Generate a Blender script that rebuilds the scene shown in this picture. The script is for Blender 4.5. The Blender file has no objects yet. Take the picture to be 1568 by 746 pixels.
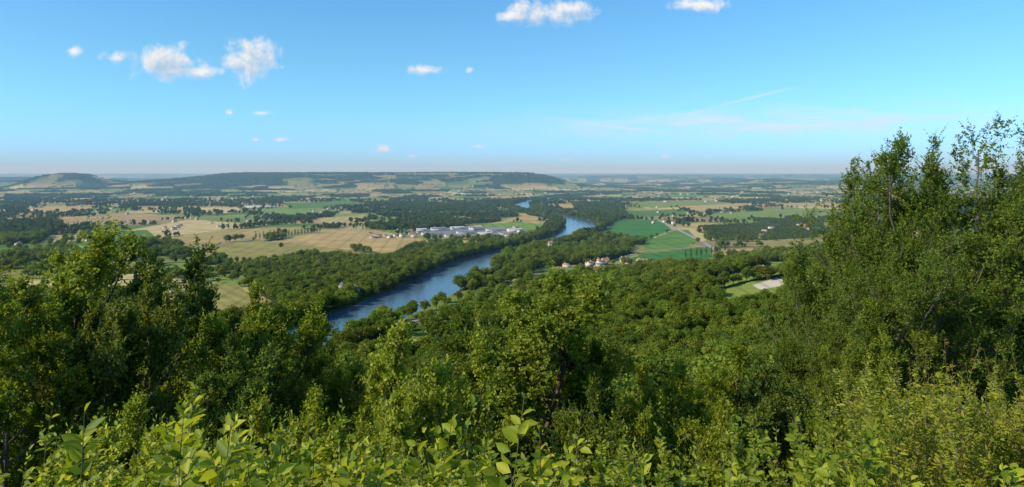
import bpy, math, numpy as np, time
T0=time.time()
R=math.radians
F=1120.; HOR=266.; CX=784.; EYE=130.
scene=bpy.context.scene
scene.view_settings.view_transform='Standard'
scene.view_settings.look='None'; scene.view_settings.exposure=0
SUN_AZ=R(248); SUN_EL=R(32)
UP=np.array([0,0,1.])
rng=np.random.default_rng(11)
def nrm(v): return v/np.maximum(np.linalg.norm(v,axis=-1,keepdims=True),1e-9)

# ------------------------------------------------------------ noise helpers
def hsh(i,j,k=0):
    i=np.asarray(i).astype(np.int64).astype(np.uint64); j=np.asarray(j).astype(np.int64).astype(np.uint64)
    M=np.uint64(0xffffffff)
    n=(i*np.uint64(374761393)+j*np.uint64(668265263)+np.uint64(k*1274126177+12345))&M
    n=((n^(n>>np.uint64(13)))*np.uint64(1274126177))&M
    n=((n^(n>>np.uint64(15)))*np.uint64(2246822519))&M
    return (n^(n>>np.uint64(16))).astype(np.float64)/4294967296.0
def vn(x,y,k=0):
    i=np.floor(x); j=np.floor(y); fx=x-i; fy=y-j
    fx=fx*fx*(3-2*fx); fy=fy*fy*(3-2*fy)
    return (hsh(i,j,k)*(1-fx)+hsh(i+1,j,k)*fx)*(1-fy)+(hsh(i,j+1,k)*(1-fx)+hsh(i+1,j+1,k)*fx)*fy
def fbm(x,y,k=0,o=3):
    s=0;a=.5;t=0
    for q in range(o):
        s=s+a*vn(x*2**q,y*2**q,k+q); t+=a; a*=.5
    return s/t
def sst(a,b,x):
    t=np.clip((x-a)/(b-a),0,1); return t*t*(3-2*t)

# ------------------------------------------------------------ river course
def flat(p):
    p=np.asarray(p,float); Y=EYE*F/(p[:,1]-HOR)
    return np.stack([(p[:,0]-CX)/F*Y,Y],1)
rc=np.concatenate([np.array([[-1600,400],[-1100,440],[-700,480],[-450,508],[-300,535]],float),
   flat([(440,517),(522,497),(590,470),(658,440),(712,410),(757,391),(806,379),(855,366),(889,350),(884,338),(850,330),(812,322),(796,314),(822,306),(870,300),(950,296)])])
rw=np.array([36]*5+[36,36,37,37,36,32,23,30,42,40,36,34,38,40,40,40],float)
def catmull(P,n=4):
    out=[]
    Q=np.vstack([P[0],P,P[-1]])
    for i in range(1,len(Q)-2):
        for t in np.arange(n)/n:
            a,b,c,d=Q[i-1:i+3]
            out.append(.5*((2*b)+(-a+c)*t+(2*a-5*b+4*c-d)*t*t+(-a+3*b-3*c+d)*t**3))
    out.append(P[-1]); return np.array(out)
RV=catmull(np.column_stack([rc,rw]),4)
def river(x,y):
    x=np.asarray(x,float);y=np.asarray(y,float)
    best=np.full(x.shape,1e9); side=np.zeros(x.shape)
    m=(y>300)&(y<4800)&(np.abs(x)<2000)
    xs=x[m];ys=y[m];b=np.full(xs.shape,1e9);s=np.zeros(xs.shape)
    for A,B in zip(RV[:-1],RV[1:]):
        dx,dy=B[0]-A[0],B[1]-A[1]; L=dx*dx+dy*dy+1e-9
        t=np.clip(((xs-A[0])*dx+(ys-A[1])*dy)/L,0,1)
        d=np.hypot(xs-A[0]-t*dx,ys-A[1]-t*dy)-(A[2]+(B[2]-A[2])*t)
        q=d<b; b=np.where(q,d,b); s=np.where(q,np.sign(dx*(ys-A[1])-dy*(xs-A[0])),s)
    best[m]=b; side[m]=s
    return best,side

# ------------------------------------------------------------ terrain height
def Hh(x,y,rv=None):
    x=np.asarray(x,float);y=np.asarray(y,float)
    d=y-0.12*x
    z=np.interp(d,[-3000,-200,-5,0,2,4,10,30,60,120,250,400,480,520],[140,132,128.5,128.2,127.4,126.4,123.4,114.5,102,82,46,15,5,0])
    z=z+sst(40,140,d)*(1-sst(400,500,d))*(fbm(x/90,y/90,3)-.5)*16
    z=z+32*np.exp(-((x-400)/260)**2-((y-770)/165)**2)*sst(300,600,y)
    wx=x+(fbm(x/900,y/900,21)-.5)*700; wy=y+(fbm(x/900,y/900,31)-.5)*1100
    pl=sst(-3800,-2500,wx)*(1-sst(0,900,wx))*sst(5300,6900,wy)*(1-sst(9500,11000,wy))
    z=z+pl*(134+(fbm(x/700,y/700,41)-.5)*16)
    bt=np.exp(-(((x+3830)/300)**2+((y-6300)/380)**2)**1.5)
    roll=sst(3300,8000,y)*(1-pl)*(1-bt)
    z=z+127*bt
    z=z+roll*np.maximum(fbm(x/1500,y/1900,51)-.28,0)*140
    z=z+sst(10500,14500,y)*(1-sst(15500,18000,y))*sst(200,2500,x)*(40+30*fbm(x/2500,y/2500,61))
    z=z+sst(16000,24000,y)*(120+16*(fbm(x/4200,y/6000,71)-.5)-.75*roll*np.maximum(fbm(x/1500,y/1900,51)-.28,0)*140)
    if rv is None: rv=river(x,y)
    z=z-4*(1-sst(-3,5,rv[0]))
    return z
def survey(px,py):
    t=np.geomspace(15,20000,5000); x=(px-CX)/F*t; y=t; z=EYE+(HOR-py)/F*t
    h=Hh(x,y); i=np.argmax(z<h); return x[i],y[i],h[i]

# ------------------------------------------------------------ land use
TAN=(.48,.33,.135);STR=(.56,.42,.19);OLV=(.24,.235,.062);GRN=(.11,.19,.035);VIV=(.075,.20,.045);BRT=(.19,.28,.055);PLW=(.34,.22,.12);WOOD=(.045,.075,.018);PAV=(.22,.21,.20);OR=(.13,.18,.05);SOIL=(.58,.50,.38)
def mixc(a,b,t): return tuple(a[i]*(1-t)+b[i]*t for i in range(3))
POLY=[
 ([(0,395),(120,385),(270,378),(300,392),(380,402),(380,412),(250,400),(100,415),(0,430)],OLV,3),
 ([(395,374),(500,352),(572,352),(668,371),(605,391),(500,379)],TAN,0),
 ([(285,382),(395,368),(500,379),(604,393),(560,404),(380,402),(300,394)],mixc(OLV,TAN,.3),0),
 ([(245,370),(300,354),(400,349),(480,347),(395,364),(285,379)],mixc(TAN,OLV,.3),0),
 ([(200,352),(290,336),(395,344),(310,356),(240,364)],STR,0),
 ([(40,320),(90,316),(142,317),(124,324),(45,326)],TAN,0),
 ([(90,336),(200,326),(290,332),(190,344),(95,346)],mixc(TAN,PLW,.4),0),
 ([(150,356),(225,352),(240,364),(150,370)],GRN,0),
 ([(80,377),(170,373),(205,380),(120,390)],BRT,0),
 ([(285,434),(368,438),(415,486),(330,495),(262,470)],mixc(OLV,TAN,.3),0),
 ([(0,414),(40,412),(30,440),(0,450)],mixc(OLV,TAN,.2),0),
 ([(388,322),(470,318),(530,325),(440,334)],BRT,0),
 ([(298,318),(362,317),(374,325),(310,327)],STR,0),
 ([(430,311),(540,309),(570,316),(450,320)],GRN,0),
 ([(480,334),(560,330),(580,337),(500,342)],mixc(STR,OLV,.3),0),
 ([(756,328),(808,327),(842,337),(770,340)],TAN,0),
 ([(850,314),(900,313),(912,325),(866,322)],TAN,0),
 ([(735,343),(800,340),(842,345),(832,353),(800,352),(740,349)],BRT,0),
 ([(640,350),(690,345),(800,350),(815,357),(780,364),(650,364)],PAV,0),
 ([(925,353),(945,338),(1008,337),(1030,352),(985,370),(928,365)],VIV,0),
 ([(985,371),(1031,353),(1054,352),(1070,369),(1050,379),(987,384)],mixc(VIV,BRT,.5),0),
 ([(950,401),(985,389),(1085,378),(1092,395),(1060,406),(1000,405)],VIV,0),
 ([(1034,349),(1060,349),(1082,368),(1074,371),(1054,352)],STR,0),
 ([(1072,346),(1160,342),(1260,352),(1250,364),(1180,368),(1095,368)],OR,2),
 ([(1150,334),(1260,336),(1262,350),(1165,342)],OR,2),
 ([(1100,383),(1152,380),(1152,391),(1108,394)],TAN,0),
 ([(950,310),(1090,307),(1130,314),(1000,319)],mixc(OLV,BRT,.5),0),
 ([(1040,316),(1150,311),(1150,318),(1050,323)],TAN,0),
 ([(1080,328),(1240,319),(1335,322),(1325,332),(1130,333)],mixc(OLV,BRT,.6),0),
 ([(1170,312),(1320,311),(1335,317),(1200,317)],TAN,0),
 ([(940,323),(1030,322),(1060,330),(960,333)],GRN,0),
 ([(698,482),(760,455),(830,438),(990,430),(1085,445),(1100,475),(1200,530),(800,545),(715,505)],WOOD,1),
 ([(818,414),(900,407),(985,412),(992,426),(840,430)],mixc(OLV,BRT,.5),0),
 ([(1160,370),(1280,366),(1290,376),(1170,382)],mixc(OLV,TAN,.4),0),
 ([(372,410),(470,396),(560,404),(620,392),(700,372),(640,430),(560,462),(500,480),(430,470),(380,440)],WOOD,1),
 ([(560,336),(600,320),(740,318),(800,330),(760,340),(730,345),(640,352),(560,352)],WOOD,3),
 ([(0,342),(90,340),(95,350),(60,372),(0,376)],WOOD,1),
 ([(875,312),(950,314),(960,330),(930,345),(905,334),(890,330)],WOOD,1),
 ([(745,428),(775,402),(850,380),(960,378),(970,390),(930,402),(820,412),(800,430)],WOOD,1),
 ([(1090,404),(1120,396),(1250,384),(1420,376),(1420,386),(1250,394),(1200,402)],WOOD,1),
]
SL=[ ([(1068,430),(1130,418),(1200,407),(1210,417),(1145,430),(1095,444)],mixc(OLV,BRT,.6),0),
     ([(1095,446),(1150,432),(1205,428),(1205,448),(1165,466),(1110,470)],mixc(OLV,BRT,.45),0),
     ([(1152,437),(1190,425),(1204,430),(1196,438),(1164,444)],SOIL,0),
     ([(590,549),(640,545),(645,556),(600,562)],TAN,0),
     ([(1290,396),(1370,396),(1380,412),(1290,414)],mixc(OLV,BRT,.3),0)]
PW=[(flat(p),c,k) for p,c,k in POLY]+[(np.array([survey(*q)[:2] for q in p]),c,k) for p,c,k in SL]
def inpoly(x,y,P):
    r=np.zeros(x.shape,bool); m=(x>P[:,0].min())&(x<P[:,0].max())&(y>P[:,1].min())&(y<P[:,1].max())
    if not m.any(): return r
    xs=x[m];ys=y[m];c=np.zeros(xs.shape,bool)
    for A,B in zip(P,np.roll(P,-1,0)):
        if A[1]==B[1]: continue
        c^=((A[1]>ys)!=(B[1]>ys))&(xs<(B[0]-A[0])*(ys-A[1])/(B[1]-A[1])+A[0])
    r[m]=c; return r
def land(x,y):
    wx=x+(fbm(x/240,y/240,81,2)-.5)*60; wy=y+(fbm(x/240,y/240,91,2)-.5)*60
    left=x<0.09*y
    ang=np.where(left,.42,-.25); c=np.cos(ang);s=np.sin(ang)
    SX=190.;SY=150.
    u=(wx*c+wy*s)/SX; v=(-wx*s+wy*c)/SY
    iu=np.floor(u);iv=np.floor(v)
    f1=np.full(x.shape,9.);f2=f1.copy();a1=np.zeros(x.shape);a2=a1.copy()
    for di in(-1,0,1):
        for dj in(-1,0,1):
            ci=iu+di;cj=iv+dj
            du=u-ci-.15-.7*hsh(ci,cj,1);dv=v-cj-.15-.7*hsh(ci,cj,2)
            d=np.maximum(np.abs(du),np.abs(dv))*.6+.4*np.hypot(du,dv)
            h=hsh(ci,cj,5)
            n1=d<f1; n2=(~n1)&(d<f2)
            f2=np.where(n1,f1,np.where(n2,d,f2)); a2=np.where(n1,a1,np.where(n2,h,a2))
            f1=np.where(n1,d,f1);a1=np.where(n1,h,a1)
    edge=(f2-f1)*82
    z=Hh(x,y)
    hill=sst(18,70,z)*sst(1500,3500,y)
    pw=.12+.48*hill+.15*sst(7000,12000,y)+ (fbm(x/700,y/900,101)-.5)*.7*sst(1500,3500,y)
    h2=(a1*7.13)%1; h3=(a1*31.7)%1
    pal=np.array([TAN,mixc(STR,OLV,.25),OLV,GRN,mixc(OLV,TAN,.5),mixc(BRT,OLV,.4),mixc(PLW,OLV,.3),mixc(TAN,OLV,.25),mixc(OLV,BRT,.6),TAN])
    col=pal[(h3*len(pal)).astype(int)%len(pal)]*(.8+.4*h2)[:,None]
    farg=np.clip(hill*.7,0,1)[:,None]; col=col*(1-farg)+np.array(OLV)*.65*farg
    wood=a1<pw; tp=np.where(wood,.95,.0); kind=np.where(wood,1,0)
    hd=((np.minimum(a1,a2)*17.3+np.maximum(a1,a2)*5.7)%1)
    hedge=(edge<6)&(hd>.3)&(~wood)
    tp=np.where(hedge,.72,tp); kind=np.where(hedge,4,kind)
    lone=(~wood)&(~hedge); tp=np.where(lone,.012+.10*(fbm(x/160,y/160,111)>.6),tp)
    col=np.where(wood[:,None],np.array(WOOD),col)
    col=np.where((hedge)[:,None],np.array(GRN)*.6,col)
    for P,cc,kk in PW:
        m=inpoly(x,y,P)
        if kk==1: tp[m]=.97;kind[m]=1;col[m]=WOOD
        elif kk==2: tp[m]=0;kind[m]=2;col[m]=cc
        elif kk==3:
            n=fbm(x[m]/70,y[m]/70,121); t=np.where(n>.5,.9,.03); tp[m]=t; kind[m]=np.where(n>.5,1,0); col[m]=np.where((n>.5)[:,None],np.array(WOOD),np.array(mixc(OLV,BRT,.4)))
        else: tp[m]=0;kind[m]=0;col[m]=cc
    d=y-.12*x
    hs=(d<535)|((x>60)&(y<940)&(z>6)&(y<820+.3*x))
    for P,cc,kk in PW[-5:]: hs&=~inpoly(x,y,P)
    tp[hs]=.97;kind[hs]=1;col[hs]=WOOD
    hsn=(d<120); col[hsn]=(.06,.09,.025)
    rd,sd=river(x,y)
    n_=(fbm(x/120,y/120,131)-.5)
    rb=np.where((y>520)&(y<980),np.where(n_>.04,22.,-5.),np.where(y<1450,32,18))
    belt=np.where(sd>0,34+n_*34,rb)
    b=(rd<belt)&(rd>2)
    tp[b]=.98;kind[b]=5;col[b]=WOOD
    grass=(sd<0)&(rd<30)&(rd>2)&(y>560)&(y<980)&(~b)&(d>535)
    tp[grass]=.1;kind[grass]=0;col[grass]=mixc(OLV,GRN,.5)
    w=rd<=1.5; tp[w]=0;kind[w]=9;col[w]=(.06,.06,.04)
    return col,tp,kind,z,rd

# ------------------------------------------------------------ mesh helpers
def build(name,V,groups,mats,smooth=False,link=True):
    V=np.asarray(V,np.float32)
    me=bpy.data.meshes.new(name); me.vertices.add(len(V)); me.vertices.foreach_set('co',V.ravel())
    fl=[];st=[];mi=[];o=0
    for f,m in groups:
        f=np.asarray(f,np.int32)
        if len(f)==0: continue
        n,k=f.shape; fl.append(f.ravel()); st.append(o+np.arange(n)*k)
        mi.append(np.full(n,m) if np.isscalar(m) else np.asarray(m)); o+=n*k
    fl=np.concatenate(fl).astype(np.int32);st=np.concatenate(st).astype(np.int32);mi=np.concatenate(mi).astype(np.int32)
    me.loops.add(len(fl));me.loops.foreach_set('vertex_index',fl)
    me.polygons.add(len(st));me.polygons.foreach_set('loop_start',st)
    me.polygons.foreach_set('material_index',mi)
    if smooth: me.polygons.foreach_set('use_smooth',np.ones(len(st),bool))
    me.update(calc_edges=True)
    for m in mats: me.materials.append(m)
    ob=bpy.data.objects.new(name,me)
    if link: scene.collection.objects.link(ob)
    return ob
class Geo:
    def __init__(s): s.V=[];s.G=[];s.n=0
    def add(s,V,Fc,m):
        V=np.asarray(V,float).reshape(-1,3); s.V.append(V); s.G.append((np.asarray(Fc)+s.n,m)); s.n+=len(V)
    def obj(s,name,mats,**k): return build(name,np.concatenate(s.V),s.G,mats,**k)
def vtube(P,r,s=5):
    N,n,_=P.shape; t=np.gradient(P,axis=1); t=nrm(t)
    ref=np.tile(np.array([.31,.87,.38]),(N,1)); ref=nrm(ref)[:,None,:]
    a=nrm(np.cross(t,ref)); b=np.cross(t,a)
    th=np.arange(s)/s*2*np.pi
    V=P[:,:,None,:]+r[:,:,None,None]*(np.cos(th)[None,None,:,None]*a[:,:,None,:]+np.sin(th)[None,None,:,None]*b[:,:,None,:])
    idx=np.arange(N*n*s).reshape(N,n,s)
    q=np.stack([idx[:,:-1,:],np.roll(idx,-1,2)[:,:-1,:],np.roll(idx,-1,2)[:,1:,:],idx[:,1:,:]],-1).reshape(-1,4)
    return V.reshape(-1,3),q
def vpath(st,d,L,n,up,wob,g):
    P=[st];d=nrm(d)
    for i in range(n-1):
        d=nrm(d+UP*up+g.normal(0,wob,d.shape)); P.append(P[-1]+d*(L/(n-1))[:,None])
    return np.stack(P,1)
def kids(P,k,t0,t1,g):
    N,n,_=P.shape
    t=t0+(t1-t0)*((np.arange(k)[None]+g.random((N,k)))/k); f=np.clip(t*(n-1),0,n-1.001); i=f.astype(int); fr=(f-i)[...,None]
    r=np.arange(N)[:,None]; a=P[r,i];b=P[r,i+1]
    return (a+(b-a)*fr).reshape(-1,3),nrm(b-a).reshape(-1,3),t.reshape(-1),np.repeat(np.arange(N),k)
def perp(t,g):
    return nrm(np.cross(t,g.normal(size=t.shape)))
LV=np.array([[0,0,0],[.27,.30,.10],[.23,.64,.09],[0,1,-.13],[-.23,.64,.09],[-.27,.30,.10]])
def leaves(geo,pos,d,nor,size,wid,m):
    d=nrm(d); x=nrm(np.cross(d,nor)); z=np.cross(x,d)
    S=size[:,None,None]
    V=pos[:,None,:]+S*(LV[None,:,0:1]*wid*x[:,None,:]+LV[None,:,1:2]*d[:,None,:]+LV[None,:,2:3]*z[:,None,:])
    N=len(pos); b=np.arange(N)[:,None]*6
    f=np.concatenate([b+np.array([[0,1,2,3]]),b+np.array([[0,3,4,5]])])
    geo.add(V,f,m)
def leaf_twigs(geo,P,k,size,wid,m,g,droop=.15,t0=.1,jit=.5):
    p,t,tt,pa=kids(P,k,t0,1.0,g)
    side=perp(t,g); up=np.tile(UP,(len(p),1))
    h=nrm(np.cross(t,up)+1e-3); s=np.where(np.arange(len(p))%2==0,1,-1)[:,None]
    side=nrm(h*s+.55*side)
    d=nrm(t*.6+side*.9-UP*droop+g.normal(0,.18,p.shape))
    nor=nrm(np.array([-.62,-.40,.66])+g.normal(0,jit,p.shape))
    leaves(geo,p,d,nor,size*(.5+.75*g.random(len(p)))*(1-.4*np.maximum(tt-.65,0)/.35),wid,m)

# ------------------------------------------------------------ materials
def nodes(name):
    m=bpy.data.materials.new(name); m.use_nodes=True; nt=m.node_tree; nt.nodes.clear()
    return m,nt,nt.nodes,nt.links
def leafmat(name,a,b,c,trans=.38,rough=.5,inst=0.0,spec=.25):
    m,nt,N,L=nodes(name)
    out=N.new('ShaderNodeOutputMaterial'); g=N.new('ShaderNodeNewGeometry'); r=N.new('ShaderNodeValToRGB')
    e=r.color_ramp.elements; e[0].color=(*a,1);e[1].color=(*c,1);e[1].position=1.; x=e.new(.55);x.color=(*b,1)
    L.new(g.outputs['Random Per Island'],r.inputs[0]); col=r.outputs[0]
    if inst>0:
        oi=N.new('ShaderNodeObjectInfo'); hs=N.new('ShaderNodeHueSaturation'); 
        mr=N.new('ShaderNodeMapRange'); mr.inputs[3].default_value=1-inst; mr.inputs[4].default_value=1+inst; L.new(oi.outputs['Random'],mr.inputs[0]); L.new(mr.outputs[0],hs.inputs['Value'])
        mm=N.new('ShaderNodeMath');mm.operation='MULTIPLY';mm.inputs[1].default_value=13.7;L.new(oi.outputs['Random'],mm.inputs[0])
        fr=N.new('ShaderNodeMath');fr.operation='FRACT';L.new(mm.outputs[0],fr.inputs[0])
        m2=N.new('ShaderNodeMapRange');m2.inputs[3].default_value=.465;m2.inputs[4].default_value=.512;L.new(fr.outputs[0],m2.inputs[0]);L.new(m2.outputs[0],hs.inputs['Hue'])
        L.new(col,hs.inputs['Color']);col=hs.outputs[0]
    p=N.new('ShaderNodeBsdfPrincipled');p.inputs['Roughness'].default_value=rough;p.inputs['Specular IOR Level'].default_value=spec
    t=N.new('ShaderNodeBsdfTranslucent');mx=N.new('ShaderNodeMixShader');mx.inputs[0].default_value=trans
    tc=N.new('ShaderNodeMix');tc.data_type='RGBA';tc.blend_type='MULTIPLY';tc.inputs[0].default_value=1;tc.inputs[7].default_value=(1.6,1.5,.5,1)
    L.new(col,p.inputs['Base Color']);L.new(col,tc.inputs[6]);L.new(tc.outputs[2],t.inputs[0])
    L.new(p.outputs[0],mx.inputs[1]);L.new(t.outputs[0],mx.inputs[2]);L.new(mx.outputs[0],out.inputs[0])
    return m
def plain(name,c,rough=.8,noise=.25,sc=2.,spec=.3):
    m,nt,N,L=nodes(name)
    out=N.new('ShaderNodeOutputMaterial');p=N.new('ShaderNodeBsdfPrincipled');p.inputs['Roughness'].default_value=rough;p.inputs['Specular IOR Level'].default_value=spec
    n=N.new('ShaderNodeTexNoise');n.inputs['Scale'].default_value=sc;n.inputs['Detail'].default_value=5
    tc=N.new('ShaderNodeNewGeometry');L.new(tc.outputs['Position'],n.inputs['Vector'])
    r=N.new('ShaderNodeValToRGB');r.color_ramp.elements[0].position=.3;r.color_ramp.elements[1].position=.7
    r.color_ramp.elements[0].color=(*[v*(1-noise) for v in c],1);r.color_ramp.elements[1].color=(*[min(1,v*(1+noise)) for v in c],1)
    L.new(n.outputs[0],r.inputs[0]);L.new(r.outputs[0],p.inputs['Base Color']);L.new(p.outputs[0],out.inputs[0])
    return m
M_bark=plain('bark',(.13,.10,.07),.9,.4,9)
M_twig=plain('twig',(.12,.11,.045),.8,.3,9)
M_leafA=leafmat('leaf_oak',(.05,.095,.012),(.095,.155,.016),(.24,.27,.02),.38,.5,.12)
M_leafB=leafmat('leaf_dogwood',(.13,.19,.014),(.26,.30,.02),(.46,.44,.035),.42)
M_leafH=leafmat('leaf_hazel',(.12,.175,.013),(.20,.25,.017),(.33,.34,.025),.42)
M_leafC=leafmat('leaf_elm',(.09,.14,.018),(.145,.20,.024),(.22,.26,.036),.38,.5,0,.15)
M_leafD=leafmat('leaf_willow',(.17,.21,.018),(.27,.29,.025),(.38,.35,.035),.42)
M_leafR=leafmat('leaf_red',(.24,.05,.03),(.28,.09,.04),(.30,.16,.05),.35)
M_near=leafmat('foliage_near',(.075,.125,.012),(.12,.18,.015),(.20,.25,.02),.34,.6,.3)
M_mid=leafmat('foliage_mid',(.09,.145,.016),(.135,.19,.02),(.19,.235,.028),.32,.7,.34,.15)
M_far=leafmat('foliage_far',(.06,.095,.02),(.085,.125,.025),(.12,.16,.032),.24,.8,.34,.1)
M_wall=plain('lime_render',(.62,.56,.47),.9,.12,.8)
M_stone=plain('limestone',(.36,.33,.27),.9,.3,.5)
M_roof=plain('terracotta_tiles',(.38,.19,.11),.85,.25,1.5)
M_slate=plain('slate_roof',(.20,.18,.16),.8,.25,1.5)
M_win=plain('window_glass',(.03,.035,.04),.2,.1,1,.5)
M_metal=plain('pale_metal_cladding',(.58,.58,.56),.6,.1,.3)
M_metal2=plain('grey_metal_roof',(.28,.28,.28),.6,.1,.3)
M_road=plain('road_surface',(.36,.33,.29),.9,.12,.2)
Mt,nt,N,L=nodes('farmland')
out=N.new('ShaderNodeOutputMaterial');p=N.new('ShaderNodeBsdfPrincipled');p.inputs['Roughness'].default_value=1;p.inputs['Specular IOR Level'].default_value=.05
at=N.new('ShaderNodeAttribute');at.attribute_name='albedo'
g=N.new('ShaderNodeNewGeometry')
n1=N.new('ShaderNodeTexNoise');n1.inputs['Scale'].default_value=.018;n1.inputs['Detail'].default_value=8;n1.inputs['Roughness'].default_value=.62
L.new(g.outputs['Position'],n1.inputs['Vector'])
mr=N.new('ShaderNodeMapRange');mr.inputs[1].default_value=.3;mr.inputs[2].default_value=.7;mr.inputs[3].default_value=.72;mr.inputs[4].default_value=1.22
L.new(n1.outputs[0],mr.inputs[0])
mx=N.new('ShaderNodeVectorMath');mx.operation='SCALE';L.new(at.outputs['Color'],mx.inputs[0]);L.new(mr.outputs[0],mx.inputs['Scale'])
L.new(mx.outputs[0],p.inputs['Base Color']);L.new(p.outputs[0],out.inputs[0])
Mw,nt,N,L=nodes('river_water')
out=N.new('ShaderNodeOutputMaterial');p=N.new('ShaderNodeBsdfPrincipled')
p.inputs['Base Color'].default_value=(.075,.125,.17,1);p.inputs['Roughness'].default_value=.14;p.inputs['IOR'].default_value=1.33
g=N.new('ShaderNodeNewGeometry');n1=N.new('ShaderNodeTexNoise');n1.inputs['Scale'].default_value=.35;n1.inputs['Detail'].default_value=4
L.new(g.outputs['Position'],n1.inputs['Vector']);bp=N.new('ShaderNodeBump');bp.inputs['Strength'].default_value=.3;bp.inputs['Distance'].default_value=.6
L.new(n1.outputs[0],bp.inputs['Height']);L.new(bp.outputs[0],p.inputs['Normal']);L.new(p.outputs[0],out.inputs[0])

# ------------------------------------------------------------ terrain sheet
a=np.concatenate([np.linspace(-180,-50,40)[:-1],np.linspace(-50,50,1500),np.linspace(50,180,40)[1:]])*np.pi/180
dr=np.linspace(EYE/540,EYE/10500,380)
r=np.concatenate([np.geomspace(.3,100,60)[:-1],np.linspace(100,540,90)[:-1],EYE/dr,np.geomspace(10500,90000,50)[1:]])
A,RR=np.meshgrid(a,r); X=(RR*np.sin(A)).ravel();Y=(RR*np.cos(A)).ravel()
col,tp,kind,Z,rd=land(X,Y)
st=.5+.5*np.sin((X*np.cos(.1)+Y*np.sin(.1))*2*np.pi/26)
m=(kind==0)&(Y<2200)&(Y>560)&(np.abs(X)<1500)
col=np.array(col); col[m]*=(1-.22*sst(.86,1,st[m]))[:,None]
m2=inpoly(X,Y,PW[9][0]); s2=.5+.5*np.sin((X*.8+Y*.6)*2*np.pi/14); col[m2]*=(.86+.22*s2[m2])[:,None]
n,c=len(r),len(a); idx=np.arange(n*c).reshape(n,c)
q=np.stack([idx[:-1,:-1],idx[:-1,1:],idx[1:,1:],idx[1:,:-1]],-1).reshape(-1,4)[:,::-1]
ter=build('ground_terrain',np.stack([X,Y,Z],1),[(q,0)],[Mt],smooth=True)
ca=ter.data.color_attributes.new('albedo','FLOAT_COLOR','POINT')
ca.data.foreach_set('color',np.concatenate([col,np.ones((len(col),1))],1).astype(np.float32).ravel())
P=RV[:,:2];t=nrm(np.gradient(P,axis=0));nn=np.stack([-t[:,1],t[:,0]],1);w=(RV[:,2]+2.5)[:,None]
Vv=np.concatenate([np.c_[P+nn*w,np.full(len(P),-1.6)],np.c_[P-nn*w,np.full(len(P),-1.6)]])
k=len(P);build('river',Vv,[(np.array([[i,i+k,i+k+1,i+1] for i in range(k-1)]),0)],[Mw])
def road(pts,w):
    P=catmull(flat(pts),10); t=nrm(np.gradient(P,axis=0));nn=np.stack([-t[:,1],t[:,0]],1)*w/2
    k=len(P);V=[]
    for o in(1,.33,-.33,-1):
        q=P+nn*o; V.append(np.c_[q,Hh(q[:,0],q[:,1])+.5])
    f=[[i+j*k,i+1+j*k,i+1+(j+1)*k,i+(j+1)*k][::-1] for i in range(k-1) for j in range(3)]
    return build('road',np.concatenate(V),[(np.array(f),0)],[M_road])
ROADS=[([(612,500),(650,488),(695,473),(735,458),(785,440),(830,430),(900,424),(985,416)],6),
 ([(260,384),(400,366),(500,350),(600,360),(660,366)],6),
 ([(1008,337),(1034,350),(1078,372),(1095,384)],8),
 ([(900,413),(985,386),(1055,380),(1095,375)],5),
 ([(200,344),(300,331),(420,338),(560,345)],7)]
for p_,w_ in ROADS: road(p_,w_)
RD=[catmull(flat(p_),8) for p_,_ in ROADS]
def near_road(x,y,d=8):
    m=np.zeros(x.shape,bool)
    for P in RD:
        for A_,B_ in zip(P[:-1],P[1:]):
            dx,dy=B_-A_;t=np.clip(((x-A_[0])*dx+(y-A_[1])*dy)/(dx*dx+dy*dy+1e-9),0,1)
            m|=np.hypot(x-A_[0]-t*dx,y-A_[1]-t*dy)<d
    return m

# ------------------------------------------------------------ crown prototypes
def clump_tree(geo,g,base,H,Rr,ncl,per,size,trunk=True,mb=0,ml=1,cb=.2):
    base=np.asarray(base,float)
    u=nrm(g.normal(size=(ncl,3))); rad=g.random(ncl)**.45
    cz=H*(cb+(1-cb)*.5); hz=H*(1-cb)*.5
    crz=Rr*(.26+.16*g.random(ncl))
    sc=np.array([Rr-Rr*.28,Rr-Rr*.28,hz-min(Rr,hz)*.3])
    C=u*rad[:,None]*sc
    C[:,2]+=cz
    d=nrm(g.normal(size=(ncl,per,3))); d[...,2]=np.where(g.random((ncl,per))<.7,np.abs(d[...,2]),d[...,2])
    pos=C[:,None,:]+d*(crz[:,None,None]*(.7+.38*g.random((ncl,per,1))))*np.array([1,1,.85])
    pos=pos.reshape(-1,3)+base; dn=nrm(d.reshape(-1,3)+g.normal(0,.45,(ncl*per,3)))
    tx=perp(dn,g); ty=np.cross(dn,tx); s=(size*(.55+.8*g.random(len(pos))))[:,None]
    if size<.3:
        leaves(geo,pos,tx,dn,s[:,0]*1.3,1.2,ml)
    else:
        V=np.stack([pos-tx*s*.5,pos+ty*s*.42-dn*s*.08,pos+tx*s*.55,pos-ty*s*.42-dn*s*.08],1)
        geo.add(V,np.arange(len(pos)*4).reshape(-1,4),ml)
    if trunk:
        T=vpath(base[None]+0,np.array([[0,0,1.]]),np.array([H*.7]),6,.2,.06,g)
        V,f=vtube(T,np.linspace(H*.022,H*.006,6)[None],6);geo.add(V,f,mb)
        k=min(ncl,10); i=g.integers(1,4,k); S=T[0,i]; E=C[:k]+base
        mid=(S+E)/2+np.array([0,0,-.04*H]); PP=np.stack([S,mid,E],1)
        V,f=vtube(PP,np.tile(np.array([H*.010,H*.006,H*.002]),(k,1)),4);geo.add(V,f,mb)
def protos(tag,n,mat,**k):
    o=[]
    for i in range(n):
        g=np.random.default_rng(100+i*7+len(tag));G=Geo();clump_tree(G,g,(0,0,0),**k)
        o.append(G.obj(tag+'_crown',[M_bark,mat],link=False))
    return o
P_near=protos('near_tree',4,M_near,H=10.,Rr=3.9,ncl=46,per=280,size=.17)
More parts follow.
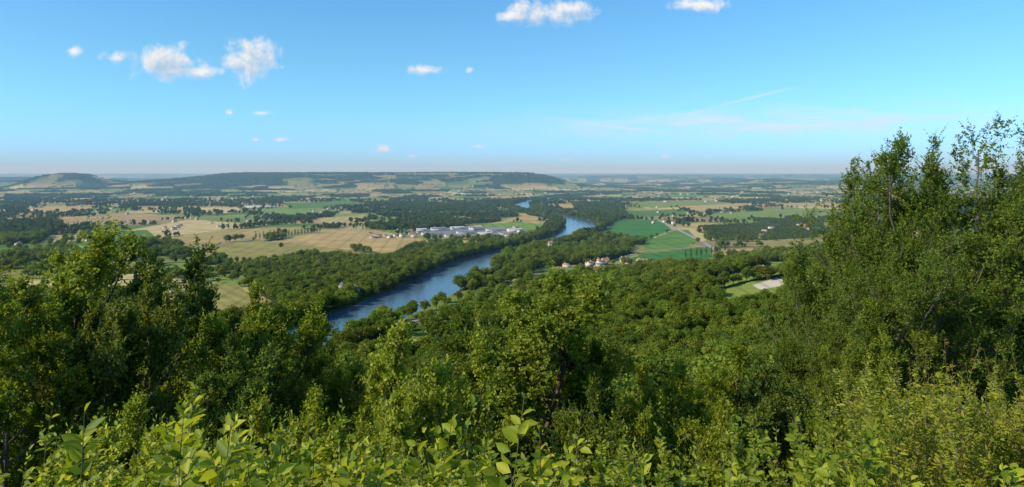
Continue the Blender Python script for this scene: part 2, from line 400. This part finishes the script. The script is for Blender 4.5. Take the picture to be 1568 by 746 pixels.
P_mid=protos('wood_tree',5,M_mid,H=10.,Rr=4.6,ncl=40,per=75,size=.52,cb=.12)
P_far=protos('valley_tree',4,M_far,H=10.,Rr=4.6,ncl=18,per=34,size=1.2,cb=.05)
P_pop=protos('poplar',1,M_mid,H=14.,Rr=1.9,ncl=26,per=36,size=.7,cb=.05)
P_cl=[]
for i in range(4):
    g=np.random.default_rng(300+i);G=Geo()
    for q_ in range(10):
        an=g.random()*6.28;rr_=17*math.sqrt(g.random())
        clump_tree(G,g,(rr_*math.cos(an),rr_*math.sin(an),-1),9+5*g.random(),6.5,7,14,3.4,trunk=False,cb=0)
    P_cl.append(G.obj('copse',[M_bark,M_far],link=False))
def scatter(name,P,scl,rot,kd,pro):
    me=bpy.data.meshes.new(name);me.vertices.add(len(P));me.vertices.foreach_set('co',np.asarray(P,np.float32).ravel())
    for nm,dt,v,key in(('scl','FLOAT_VECTOR',scl,'vector'),('rot','FLOAT_VECTOR',rot,'vector'),('kd','INT',kd,'value')):
        at=me.attributes.new(nm,dt,'POINT');at.data.foreach_set(key,np.asarray(v,np.float32 if dt!='INT' else np.int32).ravel())
    ob=bpy.data.objects.new(name,me);scene.collection.objects.link(ob)
    ng=bpy.data.node_groups.new(name+'_scatter','GeometryNodeTree')
    ng.interface.new_socket('Geometry',in_out='INPUT',socket_type='NodeSocketGeometry');ng.interface.new_socket('Geometry',in_out='OUTPUT',socket_type='NodeSocketGeometry')
    N=ng.nodes;L=ng.links;gi=N.new('NodeGroupInput');go=N.new('NodeGroupOutput');jn=N.new('GeometryNodeJoinGeometry')
    def na(n,t):
        x=N.new('GeometryNodeInputNamedAttribute');x.data_type=t;x.inputs[0].default_value=n;return x.outputs[0]
    s_=na('scl','FLOAT_VECTOR');r_=na('rot','FLOAT_VECTOR');k_=na('kd','INT')
    for i,p in enumerate(pro):
        ip=N.new('GeometryNodeInstanceOnPoints');oi=N.new('GeometryNodeObjectInfo');oi.inputs[0].default_value=p
        try: oi.inputs['As Instance'].default_value=True
        except Exception: pass
        cm=N.new('FunctionNodeCompare');cm.data_type='INT';cm.operation='EQUAL';cm.inputs[3].default_value=i
        L.new(k_,cm.inputs[2]);L.new(gi.outputs[0],ip.inputs['Points']);L.new(cm.outputs[0],ip.inputs['Selection'])
        L.new(oi.outputs['Geometry'],ip.inputs['Instance']);L.new(s_,ip.inputs['Scale']);L.new(r_,ip.inputs['Rotation']);L.new(ip.outputs[0],jn.inputs[0])
    L.new(jn.outputs[0],go.inputs[0])
    md=ob.modifiers.new('scatter','NODES');md.node_group=ng
    return ob
def put(name,x,y,s,pro,sv=.25,sink=.3):
    if len(x)==0:return
    n=len(x);z=Hh(x,y)-sink
    s=s*(1+sv*(rng.random(n)*2-1)); sc=np.stack([s*(.9+.3*rng.random(n)),s*(.9+.3*rng.random(n)),s*(.85+.35*rng.random(n))],1)
    scatter(name,np.stack([x,y,z],1),sc,np.stack([rng.normal(0,.04,n),rng.normal(0,.04,n),rng.random(n)*6.28],1),rng.integers(0,len(pro),n),pro)
def cand(x0,x1,y0,y1,s,f=.86):
    gx=np.arange(x0,x1,s);gy=np.arange(y0,y1,s);X,Y=np.meshgrid(gx,gy);X=X.ravel()+(rng.random(X.size)-.5)*s*.95;Y=Y.ravel()+(rng.random(Y.size)-.5)*s*.95
    m=(np.abs(X)<f*Y+25)&(Y>y0)&(Y<y1);return X[m],Y[m]
def select(x,y):
    c_,tp,kd,z,rd=land(x,y);m=rng.random(len(x))<tp
    if y.max()<3500: m&=~near_road(x,y)
    return m,kd
x,y=cand(-160,170,27,135,4.9);m,kd=select(x,y)
put('hillside_trees',x[m],y[m],np.where(y[m]<60,.62,.9),P_near)
x,y=cand(-600,620,135,620,7.6);m,kd=select(x,y); put('hillside_woodland',x[m],y[m],.85+.8*(vn(x[m]/26,y[m]/26,7)),P_mid,.38)
x,y=cand(-1300,1300,620,1500,7.8);m,kd=select(x,y); put('valley_woodland',x[m],y[m],.78+.5*vn(x[m]/60,y[m]/60,8)+.38*(kd[m]==5)+.15*(kd[m]==1),P_mid,.35)
x,y=cand(-3000,3000,1500,3600,9.0);m,kd=select(x,y); put('distant_woodland',x[m],y[m],.88+.4*vn(x[m]/80,y[m]/80,8)+.25*(kd[m]==5),P_far,.35)
x,y=cand(-9000,9000,3600,10500,29,.84);m,kd=select(x,y);hg=(kd[m]==4)|(kd[m]==0)
put('far_woodland',x[m],y[m],np.where(hg,.38,.9),P_cl,.2,1.)
gx,gy=np.meshgrid(np.arange(300,1300,9.),np.arange(1300,2600,7.));xr=(gx*.97-gy*.25+430).ravel();yr=(gx*.25+gy*.97-200).ravel()
_,_,kd,_,_=land(xr,yr);m=kd==2; put('orchard_trees',xr[m],yr[m],.45,P_far,.2,.6)
def row(a_,b_,n):
    A_,B_=flat([a_,b_]);t=np.linspace(0,1,n)[:,None];return A_+(B_-A_)*t
rows=np.concatenate([row((392,368),(490,356),20),row((1050,398),(1110,386),9),row((880,330),(940,322),9),row((545,352),(600,356),6),row((340,352),(440,345),12),row((60,352),(140,346),12)])
put('poplar_row',rows[:,0],rows[:,1],1.1,P_pop,.15)
sp=flat([(292,428),(318,430),(340,425),(360,430),(300,408),(240,396),(545,388),(555,386),(702,464),(684,470),(668,474),(650,478),(632,484),(618,480),(676,466),(430,380),(362,420)])
put('meadow_trees',sp[:,0],sp[:,1],np.where(np.arange(len(sp))>7,1.25,1.15),P_mid,.2)

# ------------------------------------------------------------ buildings
def box(g,c,w,l,h,z0,m,yaw):
    x=np.array([-1,1,1,-1])*w/2;y=np.array([-1,-1,1,1])*l/2;cs,sn=math.cos(yaw),math.sin(yaw)
    V=[]
    for z in(z0,z0+h):
        for i in range(4):V.append([c[0]+x[i]*cs-y[i]*sn,c[1]+x[i]*sn+y[i]*cs,c[2]+z])
    g.add(V,np.array([[3,2,1,0],[4,5,6,7],[0,1,5,4],[1,2,6,5],[2,3,7,6],[3,0,4,7]]),m)
def gable(g,c,w,l,z0,rh,m,mw,yaw,ov=.4):
    cs,sn=math.cos(yaw),math.sin(yaw)
    def T(p):return[c[0]+p[0]*cs-p[1]*sn,c[1]+p[0]*sn+p[1]*cs,c[2]+p[2]]
    a=w/2;b=l/2
    g.add([T(p) for p in[(-a,-b,z0),(-a,b,z0),(-a,0,z0+rh),(a,-b,z0),(a,b,z0),(a,0,z0+rh)]],np.array([[0,2,1],[3,4,5]]),mw)
    a+=ov;k=rh/b;b2=b+ov;zo=z0-ov*k+.05;t=.22
    g.add([T(p) for p in[(-a,-b2,zo),(a,-b2,zo),(a,0,z0+rh+.05),(-a,0,z0+rh+.05),(a,b2,zo),(-a,b2,zo),(-a,-b2,zo+t),(a,-b2,zo+t),(a,0,z0+rh+.05+t),(-a,0,z0+rh+.05+t),(a,b2,zo+t),(-a,b2,zo+t)]],
      np.array([[6,7,8,9],[9,8,10,11],[0,3,2,1],[3,5,4,2],[0,1,7,6],[5,11,10,4]]),m)
def pyr(g,c,r,z0,h,m,s=4,yaw=0):
    V=[[c[0]+r*math.cos(yaw+i*2*math.pi/s),c[1]+r*math.sin(yaw+i*2*math.pi/s),c[2]+z0] for i in range(s)]+[[c[0],c[1],c[2]+z0+h]]
    g.add(V,np.array([[i,(i+1)%s,s] for i in range(s)]),m)
def house_parts(gw,gr,gg,c,w,l,h,rh,yaw,wm=0,rm=0,gm=0,chim=True,wg=None):
    box(gw,c,w,l,h+1,-1,wm,yaw);gable(gr,c,w,l,h,rh,rm,rm if wg is None else wg,yaw)
    cs,sn=math.cos(yaw),math.sin(yaw)
    def at(px,py):return(c[0]+px*cs-py*sn,c[1]+px*sn+py*cs,c[2])
    n=max(2,int(w/3.2))
    for st_ in range(max(1,int(h/2.8))):
        for i in range(n):
            X_=(-w/2)+(i+.5)*w/n
            for s_ in(-1,1):
                dr_=(st_==0 and i==n//2 and s_==-1)
                box(gg,at(X_,s_*(l/2+.03)),1.0,.12,2.1 if dr_ else 1.35,(.0 if dr_ else .9)+st_*2.8,gm,yaw)
    if chim: box(gw,at(w*.28,l*.12),.7,.9,rh+1.2,h,wm,yaw)
def building(name,x,y,w,l,h,rh,yaw,wm=M_wall,rm=M_roof,tower=None,z=None):
    z=float(Hh(np.array([x]),np.array([y]))[0]) if z is None else z
    e=bpy.data.objects.new(name,None);scene.collection.objects.link(e);e.location=(x,y,z)
    gw,gr,gg=Geo(),Geo(),Geo();house_parts(gw,gr,gg,(0,0,0),w,l,h,rh,yaw,chim=name!='warehouse')
    if tower:
        for(tx,ty,tw,th,tr) in tower:
            cs,sn=math.cos(yaw),math.sin(yaw);c=(tx*cs-ty*sn,tx*sn+ty*cs,0)
            box(gw,c,tw,tw,th+1,-1,0,yaw);pyr(gr,c,tw*.78,th,tr,0,4,yaw+math.pi/4)
            for s_ in range(int(th/4)):box(gg,(c[0]+(tw/2+.03)*sn,c[1]-(tw/2+.03)*cs,0),1,.12,1.5,1.5+4*s_,0,yaw)
    for nm,G_,mt in(('walls',gw,wm),('roof',gr,rm),('windows',gg,M_win)):
        o=G_.obj(nm,[mt]);o.parent=e
    return e
def bl(name,px,py,w,l,h,rh,yaw,**k):
    x,y,z=survey(px,py);building(name,x,y,w,l,h,rh,yaw,z=z-.1,**k)
bl('riverside_chateau',537,456,17,10,9.5,3.5,-.35,wm=M_stone,rm=M_slate,tower=[(-9.5,-2,5,12.5,4)])
bl('farmhouse',1343,405,16,9,6,2.8,.25)
bl('farmhouse',1300,409,12,8,4,2.2,-.3)
bl('farmhouse',1172,408,12,8,4,2.2,.4)
bl('stone_tower',843,388,7,7,17,3,.3,wm=M_stone)
bl('greenhouse_complex',400,318,110,30,5,2,.02,wm=M_metal,rm=M_metal)
bl('greenhouse_complex',985,305,130,36,5,2,.05,wm=M_metal,rm=M_metal)
for px,py,w,l,h,ya,rm in[(655,360,26,16,5,.3,M_metal2),(671,353,34,18,6,.2,M_metal2),(690,363,24,15,5,.25,M_metal2),(700,351,30,18,5,.3,M_metal),(712,358,36,16,5,.25,M_metal2),
   (728,352,30,20,6,.15,M_metal2),(742,360,28,16,5,.3,M_metal),(757,354,38,18,5,.2,M_metal2),(772,360,22,14,5,.2,M_metal2),(788,355,32,18,6,.3,M_metal),(800,361,20,14,5,.2,M_metal2),(735,366,22,12,4,.2,M_metal2),(645,354,24,16,5,.1,M_metal)]:
    bl('warehouse',px,py,w,l,h,1.3,ya,wm=M_metal,rm=rm)
hx=[]
def ham(px0,px1,py0,py1,n):
    for i in range(n):hx.append(flat([(px0+(px1-px0)*rng.random(),py0+(py1-py0)*rng.random())])[0])
ham(560,640,355,366,14);ham(895,1010,400,412,16);ham(640,720,338,350,16);ham(150,280,333,352,14);ham(480,570,316,328,16);ham(20,70,314,324,8);ham(300,440,330,348,12)
ham(600,760,322,336,14);ham(1000,1120,318,345,12);ham(0,200,305,345,22);ham(900,1300,296,312,40);ham(60,500,296,312,40);ham(820,920,408,420,5);ham(1130,1300,330,372,12);ham(500,850,284,300,30)
ham(650,800,348,366,14);ham(0,280,350,400,10)
hx=np.array(hx);rd,_=river(hx[:,0],hx[:,1]);hx=hx[rd>14];hz=Hh(hx[:,0],hx[:,1]);G=Geo()
for (x_,y_),z_ in zip(hx,hz):
    s_=.85+.35*rng.random()+(.5 if y_>3000 else 0);c=(x_,y_,z_);ya=rng.random()*3.1
    w_,l_,h_=9*s_+4*rng.random(),6.5*s_,3.2*s_+(1.8 if rng.random()<.4 else 0)
    house_parts(G,G,G,c,w_,l_,h_,1.6*s_,ya,0,1,2,wg=0)
G.obj('village_houses',[M_wall,M_roof,M_win])

# ------------------------------------------------------------ foreground trees
def grow(name,H,Rr,seed,limbs,subs,sub2,tw,lv,leafmat_,lsize,lw=1.,cb=.18,trunks=1,upb=.03,twl=.5,link=False,spray=.2):
    g=np.random.default_rng(seed);G=Geo()
    st=np.zeros((trunks,3));st[:,:2]=g.normal(0,.25,(trunks,2))*(trunks>1)
    d0=np.tile(UP,(trunks,1))+g.normal(0,.25 if trunks>1 else .05,(trunks,3))
    T=vpath(st,d0,np.full(trunks,H*.86),12,.05,.08,g)
    V,f=vtube(T,np.tile(np.linspace(H*.017,H*.003,12),(trunks,1)),8);G.add(V,f,0)
    p,t,tt,pa=kids(T,limbs,cb,.98,g)
    n=len(p);az=np.arange(n)*2.399+g.random(n);el=R(8)+R(50)*tt+g.normal(0,.15,n)
    d=np.stack([np.cos(az)*np.cos(el),np.sin(az)*np.cos(el),np.sin(el)],1)
    ln=Rr*np.sqrt(np.clip(1-((tt-.45)/.62)**2,.08,1))*(.5+.8*g.random(n))
    P1=vpath(p,d,ln,8,upb,.15,g);V,f=vtube(P1,(np.linspace(1,.25,8)[None]*(ln*.016+.004)[:,None]),5);G.add(V,f,0)
    def level(P,k,L0,frac,t0,rad,n_,up,ang):
        p,t,tt,pa=kids(P,k,t0,1.,g);d=nrm(t*math.cos(ang)+perp(t,g)*math.sin(ang)+UP*.1)
        l=L0[pa]*frac*(1.15-.55*tt)*(.6+.8*g.random(len(p)));Q=vpath(p,d,l,n_,up,.15,g)
        V,f=vtube(Q,np.linspace(1,.35,n_)[None]*np.full((len(p),1),rad),4 if rad>.004 else 3);G.add(V,f,0);return Q,l
    P2,l2=level(P1,subs,ln,.34,.35,.010,6,.03,.75)
    P3,l3=level(P2,sub2,l2,.45,.15,.005,5,.04,.8)
    p,t,tt,pa=kids(P3,tw,.1,1.,g);d=nrm(t+perp(t,g)*.95+UP*spray)
    l=twl*(.35+.9*g.random(len(p))**1.5);Q=vpath(p,d,l,4,.04,.14,g)
    V,f=vtube(Q,np.tile(np.array([.003,.0025,.002,.001]),(len(p),1)),3);G.add(V,f,1)
    leaf_twigs(G,Q,lv,lsize,lw,2,g,jit=.6)
    VV=np.concatenate(G.V)
    o=G.obj(name,[M_bark,M_twig,leafmat_],link=link);o['top']=float(np.percentile(VV[:,2],99.75));o['rad']=float(np.percentile(np.hypot(VV[:,0],VV[:,1]),94));return o
TA=grow('oak_tree',8.5,2.9,1,24,8,6,4,11,M_leafA,.10,1.2)
TB=grow('maple_tree',8.5,2.6,2,15,8,6,4,10,M_leafA,.11,1.2,trunks=2)
TC=grow('hazel_tree',6.,2.0,3,13,7,5,4,10,M_leafH,.10,1.15,trunks=3,cb=.08)
TR=grow('elm_tree',14.,6.0,4,15,9,7,5,10,M_leafC,.12,1.15,trunks=3,cb=.12,upb=.05,twl=.65)
def plant(name,src,px,toppy,Y_,hw,rot=0.,mat=None):
    x=(px-CX)/F*Y_;z=float(Hh(np.array([x]),np.array([Y_]))[0])-.15;top=EYE+(HOR-toppy)/F*Y_;s=(top-z)/src['top'];sx=hw/F*Y_/src['rad'];sx=max(sx,.62*s)
    o=bpy.data.objects.new(name,src.data);scene.collection.objects.link(o);o.location=(x,Y_,z);o.scale=(sx,sx,s);o.rotation_euler=(0,0,rot)
    if mat: o.material_slots[2].link='OBJECT';o.material_slots[2].material=mat
for a_ in[('oak_tree',TA,95,352,17,135,.3,M_leafH),('oak_tree',TA,232,388,16.5,105,2.1),('oak_tree',TB,-45,400,14,150,4),('oak_tree',TB,150,440,13,130,1),('oak_tree',TA,10,425,12,130,3.3,M_leafH),('oak_tree',TB,290,462,15,80,.5,M_leafH),
 ('maple_tree',TA,478,462,19,95,5,M_leafH),('maple_tree',TA,395,494,17,95,4.4),('maple_tree',TB,555,545,21,85,2),('maple_tree',TA,330,545,13,90,1.4),
 ('maple_tree',TA,800,420,19,130,.6,M_leafH),('maple_tree',TB,885,478,20,95,3.9),('maple_tree',TA,722,480,19,90,2.8,M_leafC),
 ('hazel_tree',TC,655,495,10,52,1,M_leafB),('hazel_tree',TC,1010,550,20,90,2,M_leafB),('hazel_tree',TC,1110,545,23,105,4),('hazel_tree',TC,930,600,14,90,5,M_leafA),('hazel_tree',TC,1210,560,20,95,.4,M_leafA),
 ('hazel_tree',TC,1060,615,14,90,3,M_leafB),('hazel_tree',TC,1320,590,13,95,3.6),('hazel_tree',TC,440,600,10,95,2.6,M_leafB),('hazel_tree',TC,590,640,13,90,5.6),('hazel_tree',TC,235,600,9,80,1.6,M_leafB),
 ('elm_tree',TR,1475,205,26,185,1.2),('elm_tree',TR,1610,215,25,170,5),('elm_tree',TR,1365,290,27,95,3.2),('elm_tree',TR,1285,385,28,95,.8),('elm_tree',TR,1430,380,22,150,2.2),('elm_tree',TR,1250,490,24,100,4),('elm_tree',TR,1340,470,21,110,5.5,M_leafH)]: plant(*a_)
# ------------------------------------------------------------ hedge shrubs at the lookout
def shrub(name,mat,px0,px1,Y0,Y1,t0,t1,n,side,lv,lsize,lw,seed,red=None,wob=.07,lean=.15,sl=.35):
    g=np.random.default_rng(seed);G=Geo()
    Yy=Y0+(Y1-Y0)*g.random(n);px=px0+(px1-px0)*g.random(n);x=(px-CX)/F*Yy
    nz=vn(px/90,np.zeros(n)+seed,seed); tp=t0+(t1-t0)*np.clip(nz*.9+.6*g.random(n)-.2,0,1)
    z0=Hh(x,Yy)-.1;top=EYE+(HOR-tp)/F*Yy;L_=np.maximum(top-z0,.5)
    d=np.stack([g.normal(0,lean,n),g.normal(0,lean,n),np.ones(n)],1)
    S=vpath(np.stack([x,Yy,z0],1),d,L_,10,.05,wob,g)
    V,f=vtube(S,np.linspace(1,.2,10)[None]*np.full((n,1),.007),5);G.add(V,f,0)
    p,t,tt,pa=kids(S,side,.35,.92,g);dd=nrm(t*.8+perp(t,g)*.8+UP*.2);l=sl*(.5+.8*g.random(len(p)))*(1.45-1.15*tt)
    Q=vpath(p,dd,l,5,.08,.1,g);V,f=vtube(Q,np.linspace(.003,.001,5)[None]*np.ones((len(p),1)),3);G.add(V,f,0)
    leaf_twigs(G,Q,lv,lsize,lw,1,g,.1,jit=.45);leaf_twigs(G,S[:,4:],lv+3,lsize,lw,1,g,.05,t0=.1,jit=.45)
    leaf_twigs(G,S[:,-2:],4,lsize*.8,lw,1 if red is None else 2,g,-.4)
    if red is not None: leaf_twigs(G,S[:,-4:],8,lsize*.9,lw,2,g,-.2)
    G.obj(name,[M_twig,mat,red or mat])
shrub('dogwood_hedge',M_leafB,100,1000,2.4,4.0,598,800,100,10,7,.086,.98,21,lean=.25,wob=.1)
shrub('dogwood_hedge',M_leafB,950,1600,2.7,4.6,640,820,65,10,7,.08,.98,22,lean=.25,wob=.1)
shrub('dogwood_hedge',M_leafB,-60,620,4.5,8,600,750,100,14,8,.085,.95,23)
shrub('dogwood_hedge',M_leafH,560,1330,5,10,600,740,130,14,8,.085,.95,26)
shrub('willow_shrub',M_leafD,1330,1640,6,9.5,530,650,130,26,12,.06,.65,24,red=None,sl=.4)
shrub('willow_shrub',M_leafD,1430,1640,6,8.5,520,620,50,20,10,.05,.6,25,red=M_leafR,sl=.3)
print('fg',time.time()-T0)

# ------------------------------------------------------------ haze (real scattering volume over the valley)
G=Geo();box(G,(0,37650,0),180000,74000,560,-60,0,0)
Mh,nt,N,L=nodes('haze');out=N.new('ShaderNodeOutputMaterial');vs=N.new('ShaderNodeVolumeScatter')
vs.inputs['Color'].default_value=(.44,.76,1,1);vs.inputs['Density'].default_value=8.0e-5;vs.inputs['Anisotropy'].default_value=.0
L.new(vs.outputs[0],out.inputs['Volume']);hz_=G.obj('atmospheric_haze',[Mh])

# ------------------------------------------------------------ sun and sky
sd=bpy.data.lights.new('sun','SUN');sd.energy=5;sd.angle=R(.5);sd.color=(1,.91,.70)
so=bpy.data.objects.new('sun',sd);scene.collection.objects.link(so)
from mathutils import Vector
tosun=Vector((math.sin(SUN_AZ)*math.cos(SUN_EL),math.cos(SUN_AZ)*math.cos(SUN_EL),math.sin(SUN_EL)))
so.rotation_euler=tosun.to_track_quat('Z','Y').to_euler();so.location=(-50,-20,200)
w=bpy.data.worlds.new('World');scene.world=w;w.use_nodes=True;nt=w.node_tree;N=nt.nodes;L=nt.links;N.clear()
out=N.new('ShaderNodeOutputWorld');bg=N.new('ShaderNodeBackground');bg.inputs['Strength'].default_value=.14
sk=N.new('ShaderNodeTexSky');sk.sky_type='NISHITA';sk.sun_disc=False;sk.sun_elevation=SUN_EL;sk.sun_rotation=SUN_AZ;sk.altitude=200;sk.air_density=1.;sk.dust_density=.6;sk.ozone_density=1.5
tcw=N.new('ShaderNodeTexCoord');sxw=N.new('ShaderNodeSeparateXYZ');L.new(tcw.outputs['Generated'],sxw.inputs[0])
mrw=N.new('ShaderNodeMapRange');mrw.inputs[1].default_value=0;mrw.inputs[2].default_value=.14;L.new(sxw.outputs[2],mrw.inputs[0])
tcol=N.new('ShaderNodeMix');tcol.data_type='RGBA';L.new(mrw.outputs[0],tcol.inputs[0]);tcol.inputs[6].default_value=(.50,1.15,2.6,1);tcol.inputs[7].default_value=(.52,1.03,1.34,1)
tint=N.new('ShaderNodeMix');tint.data_type='RGBA';tint.blend_type='MULTIPLY';tint.inputs[0].default_value=1;L.new(sk.outputs[0],tint.inputs[6]);L.new(tcol.outputs[2],tint.inputs[7])
L.new(tint.outputs[2],bg.inputs[0]);L.new(bg.outputs[0],out.inputs[0])
class MN:
    def __init__(s,name):
        s.m,s.nt,s.N,s.L=nodes(name);s.m.cycles.emission_sampling='NONE'
        tc=s.N.new('ShaderNodeNewGeometry');sx=s.N.new('ShaderNodeSeparateXYZ');s.L.new(tc.outputs['Position'],sx.inputs[0])
        yy=s.f('MAXIMUM',sx.outputs[1],100.);s.U=s.f('DIVIDE',sx.outputs[0],yy);s.Vc=s.f('DIVIDE',sx.outputs[2],yy)
    def f(s,op,a,b=None,c=None):
        n=s.N.new('ShaderNodeMath');n.operation=op
        for i,v in enumerate((a,b,c)):
            if v is None:continue
            if isinstance(v,(int,float)):n.inputs[i].default_value=v
            else:s.L.new(v,n.inputs[i])
        return n.outputs[0]
    def ss(s,x,a,b):
        n=s.N.new('ShaderNodeMapRange');n.interpolation_type='SMOOTHSTEP';n.inputs[1].default_value=a;n.inputs[2].default_value=b;s.L.new(x,n.inputs[0]);return n.outputs[0]
    def fin(s,alpha,col):
        N,L=s.N,s.L;out=N.new('ShaderNodeOutputMaterial');em=N.new('ShaderNodeEmission');tr=N.new('ShaderNodeBsdfTransparent');mx=N.new('ShaderNodeMixShader')
        if isinstance(col,tuple): em.inputs[0].default_value=col
        else: L.new(col,em.inputs[0])
        L.new(alpha,mx.inputs[0]);L.new(tr.outputs[0],mx.inputs[1]);L.new(em.outputs[0],mx.inputs[2]);L.new(mx.outputs[0],out.inputs[0]);return s.m
def patch(name,mat,EL,rr_,k):
    aa=np.linspace(-50,50,160)*np.pi/180;ee=np.linspace(.006,.30,70);A,E=np.meshgrid(aa,ee)
    Vd=np.stack([rr_*np.sin(A)*np.cos(E),rr_*np.cos(A)*np.cos(E),rr_*np.sin(E)],-1).reshape(-1,3);ix=np.arange(A.size).reshape(A.shape)
    q=np.stack([ix[:-1,:-1],ix[:-1,1:],ix[1:,1:],ix[1:,:-1]],-1).reshape(-1,4);c=Vd[q].mean(1);u=c[:,0]/c[:,1]*F+CX;v=HOR-c[:,2]/c[:,1]*F
    keep=np.zeros(len(q),bool)
    for e in EL: keep|=((u-e[0])/(e[2]*k+14))**2+((v-e[1])/(e[3]*k+14+abs(e[2]*(e[4] if len(e)>4 else 0))))**2<1
    build(name,Vd,[(q[keep],0)],[mat],smooth=True)
CL=[(258,92,54,27),(388,88,40,34),(305,108,40,13),(398,68,20,18),(178,87,34,15),(115,76,17,12),(835,18,66,20),(790,22,34,10),(868,12,38,13),(648,105,40,12),(718,105,11,8),(352,170,10,8),(402,171,24,6),
    (1075,6,46,10),(590,226,26,9),(430,212,15,5),(393,212,11,5),(735,222,15,4),(1020,237,13,4),(865,243,24,4),(630,237,9,4),(235,92,34,22),(362,92,24,16)]
K=MN('cumulus_cloud')
def field(U,V):
    best=None
    for(px,py,rx,ry) in CL:
        a_=K.f('MULTIPLY_ADD',U,F/rx,-(px-CX)/rx);b_=K.f('MULTIPLY_ADD',V,F/ry,-(HOR-py)/ry)
        m_=K.f('SUBTRACT',.72 if (py>150 or ry in(8,12,15)) else 1.05,K.f('SQRT',K.f('ADD',K.f('MULTIPLY',a_,a_),K.f('MULTIPLY',b_,b_))))
        best=m_ if best is None else K.f('MAXIMUM',best,m_)
    cb=K.N.new('ShaderNodeCombineXYZ');K.L.new(U,cb.inputs[0]);K.L.new(V,cb.inputs[1])
    nz=K.N.new('ShaderNodeTexNoise');nz.inputs['Scale'].default_value=34;nz.inputs['Detail'].default_value=8;nz.inputs['Roughness'].default_value=.66;nz.inputs['Distortion'].default_value=.3;K.L.new(cb.outputs[0],nz.inputs['Vector'])
    return K.f('MULTIPLY_ADD',K.f('SUBTRACT',nz.outputs[0],.5),2.9,K.f('MAXIMUM',best,-1.4))
D1=field(K.U,K.Vc);D2=field(K.f('ADD',K.U,-.007),K.f('ADD',K.Vc,.010))
cc=K.N.new('ShaderNodeMix');cc.data_type='RGBA';K.L.new(K.ss(D2,-.1,1.25),cc.inputs[0]);cc.inputs[6].default_value=(1.0,.97,.93,1);cc.inputs[7].default_value=(.46,.60,.76,1)  # sunlit white and shaded blue-grey painted into the emission, from density offset towards the sun
patch('cumulus_clouds',K.fin(K.f('MULTIPLY',K.ss(D1,-.15,.95),.93),cc.outputs[2]),CL,70000,2.1)
K=MN('cirrus_cloud')
ST=[(1180,186,330,22,.03,60,.8,.32,.66,.16),(1150,148,60,2.0,.24,30,.5,.2,.5,.3),(1062,171,30,3,.22,30,.7,.2,.6,.3),(1245,177,60,5,.06,40,.7,.3,.6,.2),
    (950,192,110,5,-.10,40,.7,.3,.6,.12),(1440,175,110,7,.10,40,.6,.33,.65,.12),(1090,192,60,8,.02,60,.5,.38,.62,.3)]
cs=None
for(px,py,rx,ry,ang,sc,amp,nlo,nhi,stretch) in ST:
    ca_,sa=math.cos(ang),math.sin(ang);u=K.f('ADD',K.U,-(px-CX)/F);v=K.f('ADD',K.Vc,-(HOR-py)/F)
    a_=K.f('ADD',K.f('MULTIPLY',u,ca_),K.f('MULTIPLY',v,sa));b_=K.f('SUBTRACT',K.f('MULTIPLY',v,ca_),K.f('MULTIPLY',u,sa))
    A_=K.f('MULTIPLY',a_,F/rx);B_=K.f('MULTIPLY',b_,F/ry)
    e_=K.f('POWER',2.718,K.f('MULTIPLY',K.f('ADD',K.f('MULTIPLY',A_,A_),K.f('MULTIPLY',B_,B_)),-1))
    cb=K.N.new('ShaderNodeCombineXYZ');K.L.new(K.f('MULTIPLY',a_,stretch),cb.inputs[0]);K.L.new(b_,cb.inputs[1])
    nz=K.N.new('ShaderNodeTexNoise');nz.inputs['Scale'].default_value=sc;nz.inputs['Detail'].default_value=5;K.L.new(cb.outputs[0],nz.inputs['Vector'])
    o_=K.f('MULTIPLY',K.f('MULTIPLY',e_,K.ss(nz.outputs[0],nlo,nhi)),amp);cs=o_ if cs is None else K.f('MAXIMUM',cs,o_)
patch('cirrus_clouds',K.fin(cs,(.80,.88,.95,1)),ST,71000,2.2)

# ------------------------------------------------------------ camera
cd=bpy.data.cameras.new('camera');cd.sensor_width=36;cd.lens=36*F/1568;cd.shift_y=-(373-HOR)/1568.;cd.clip_start=.1;cd.clip_end=200000
co=bpy.data.objects.new('camera',cd);scene.collection.objects.link(co);co.location=(0,0,EYE);co.rotation_euler=(R(90),0,0);scene.camera=co
print('done',time.time()-T0)
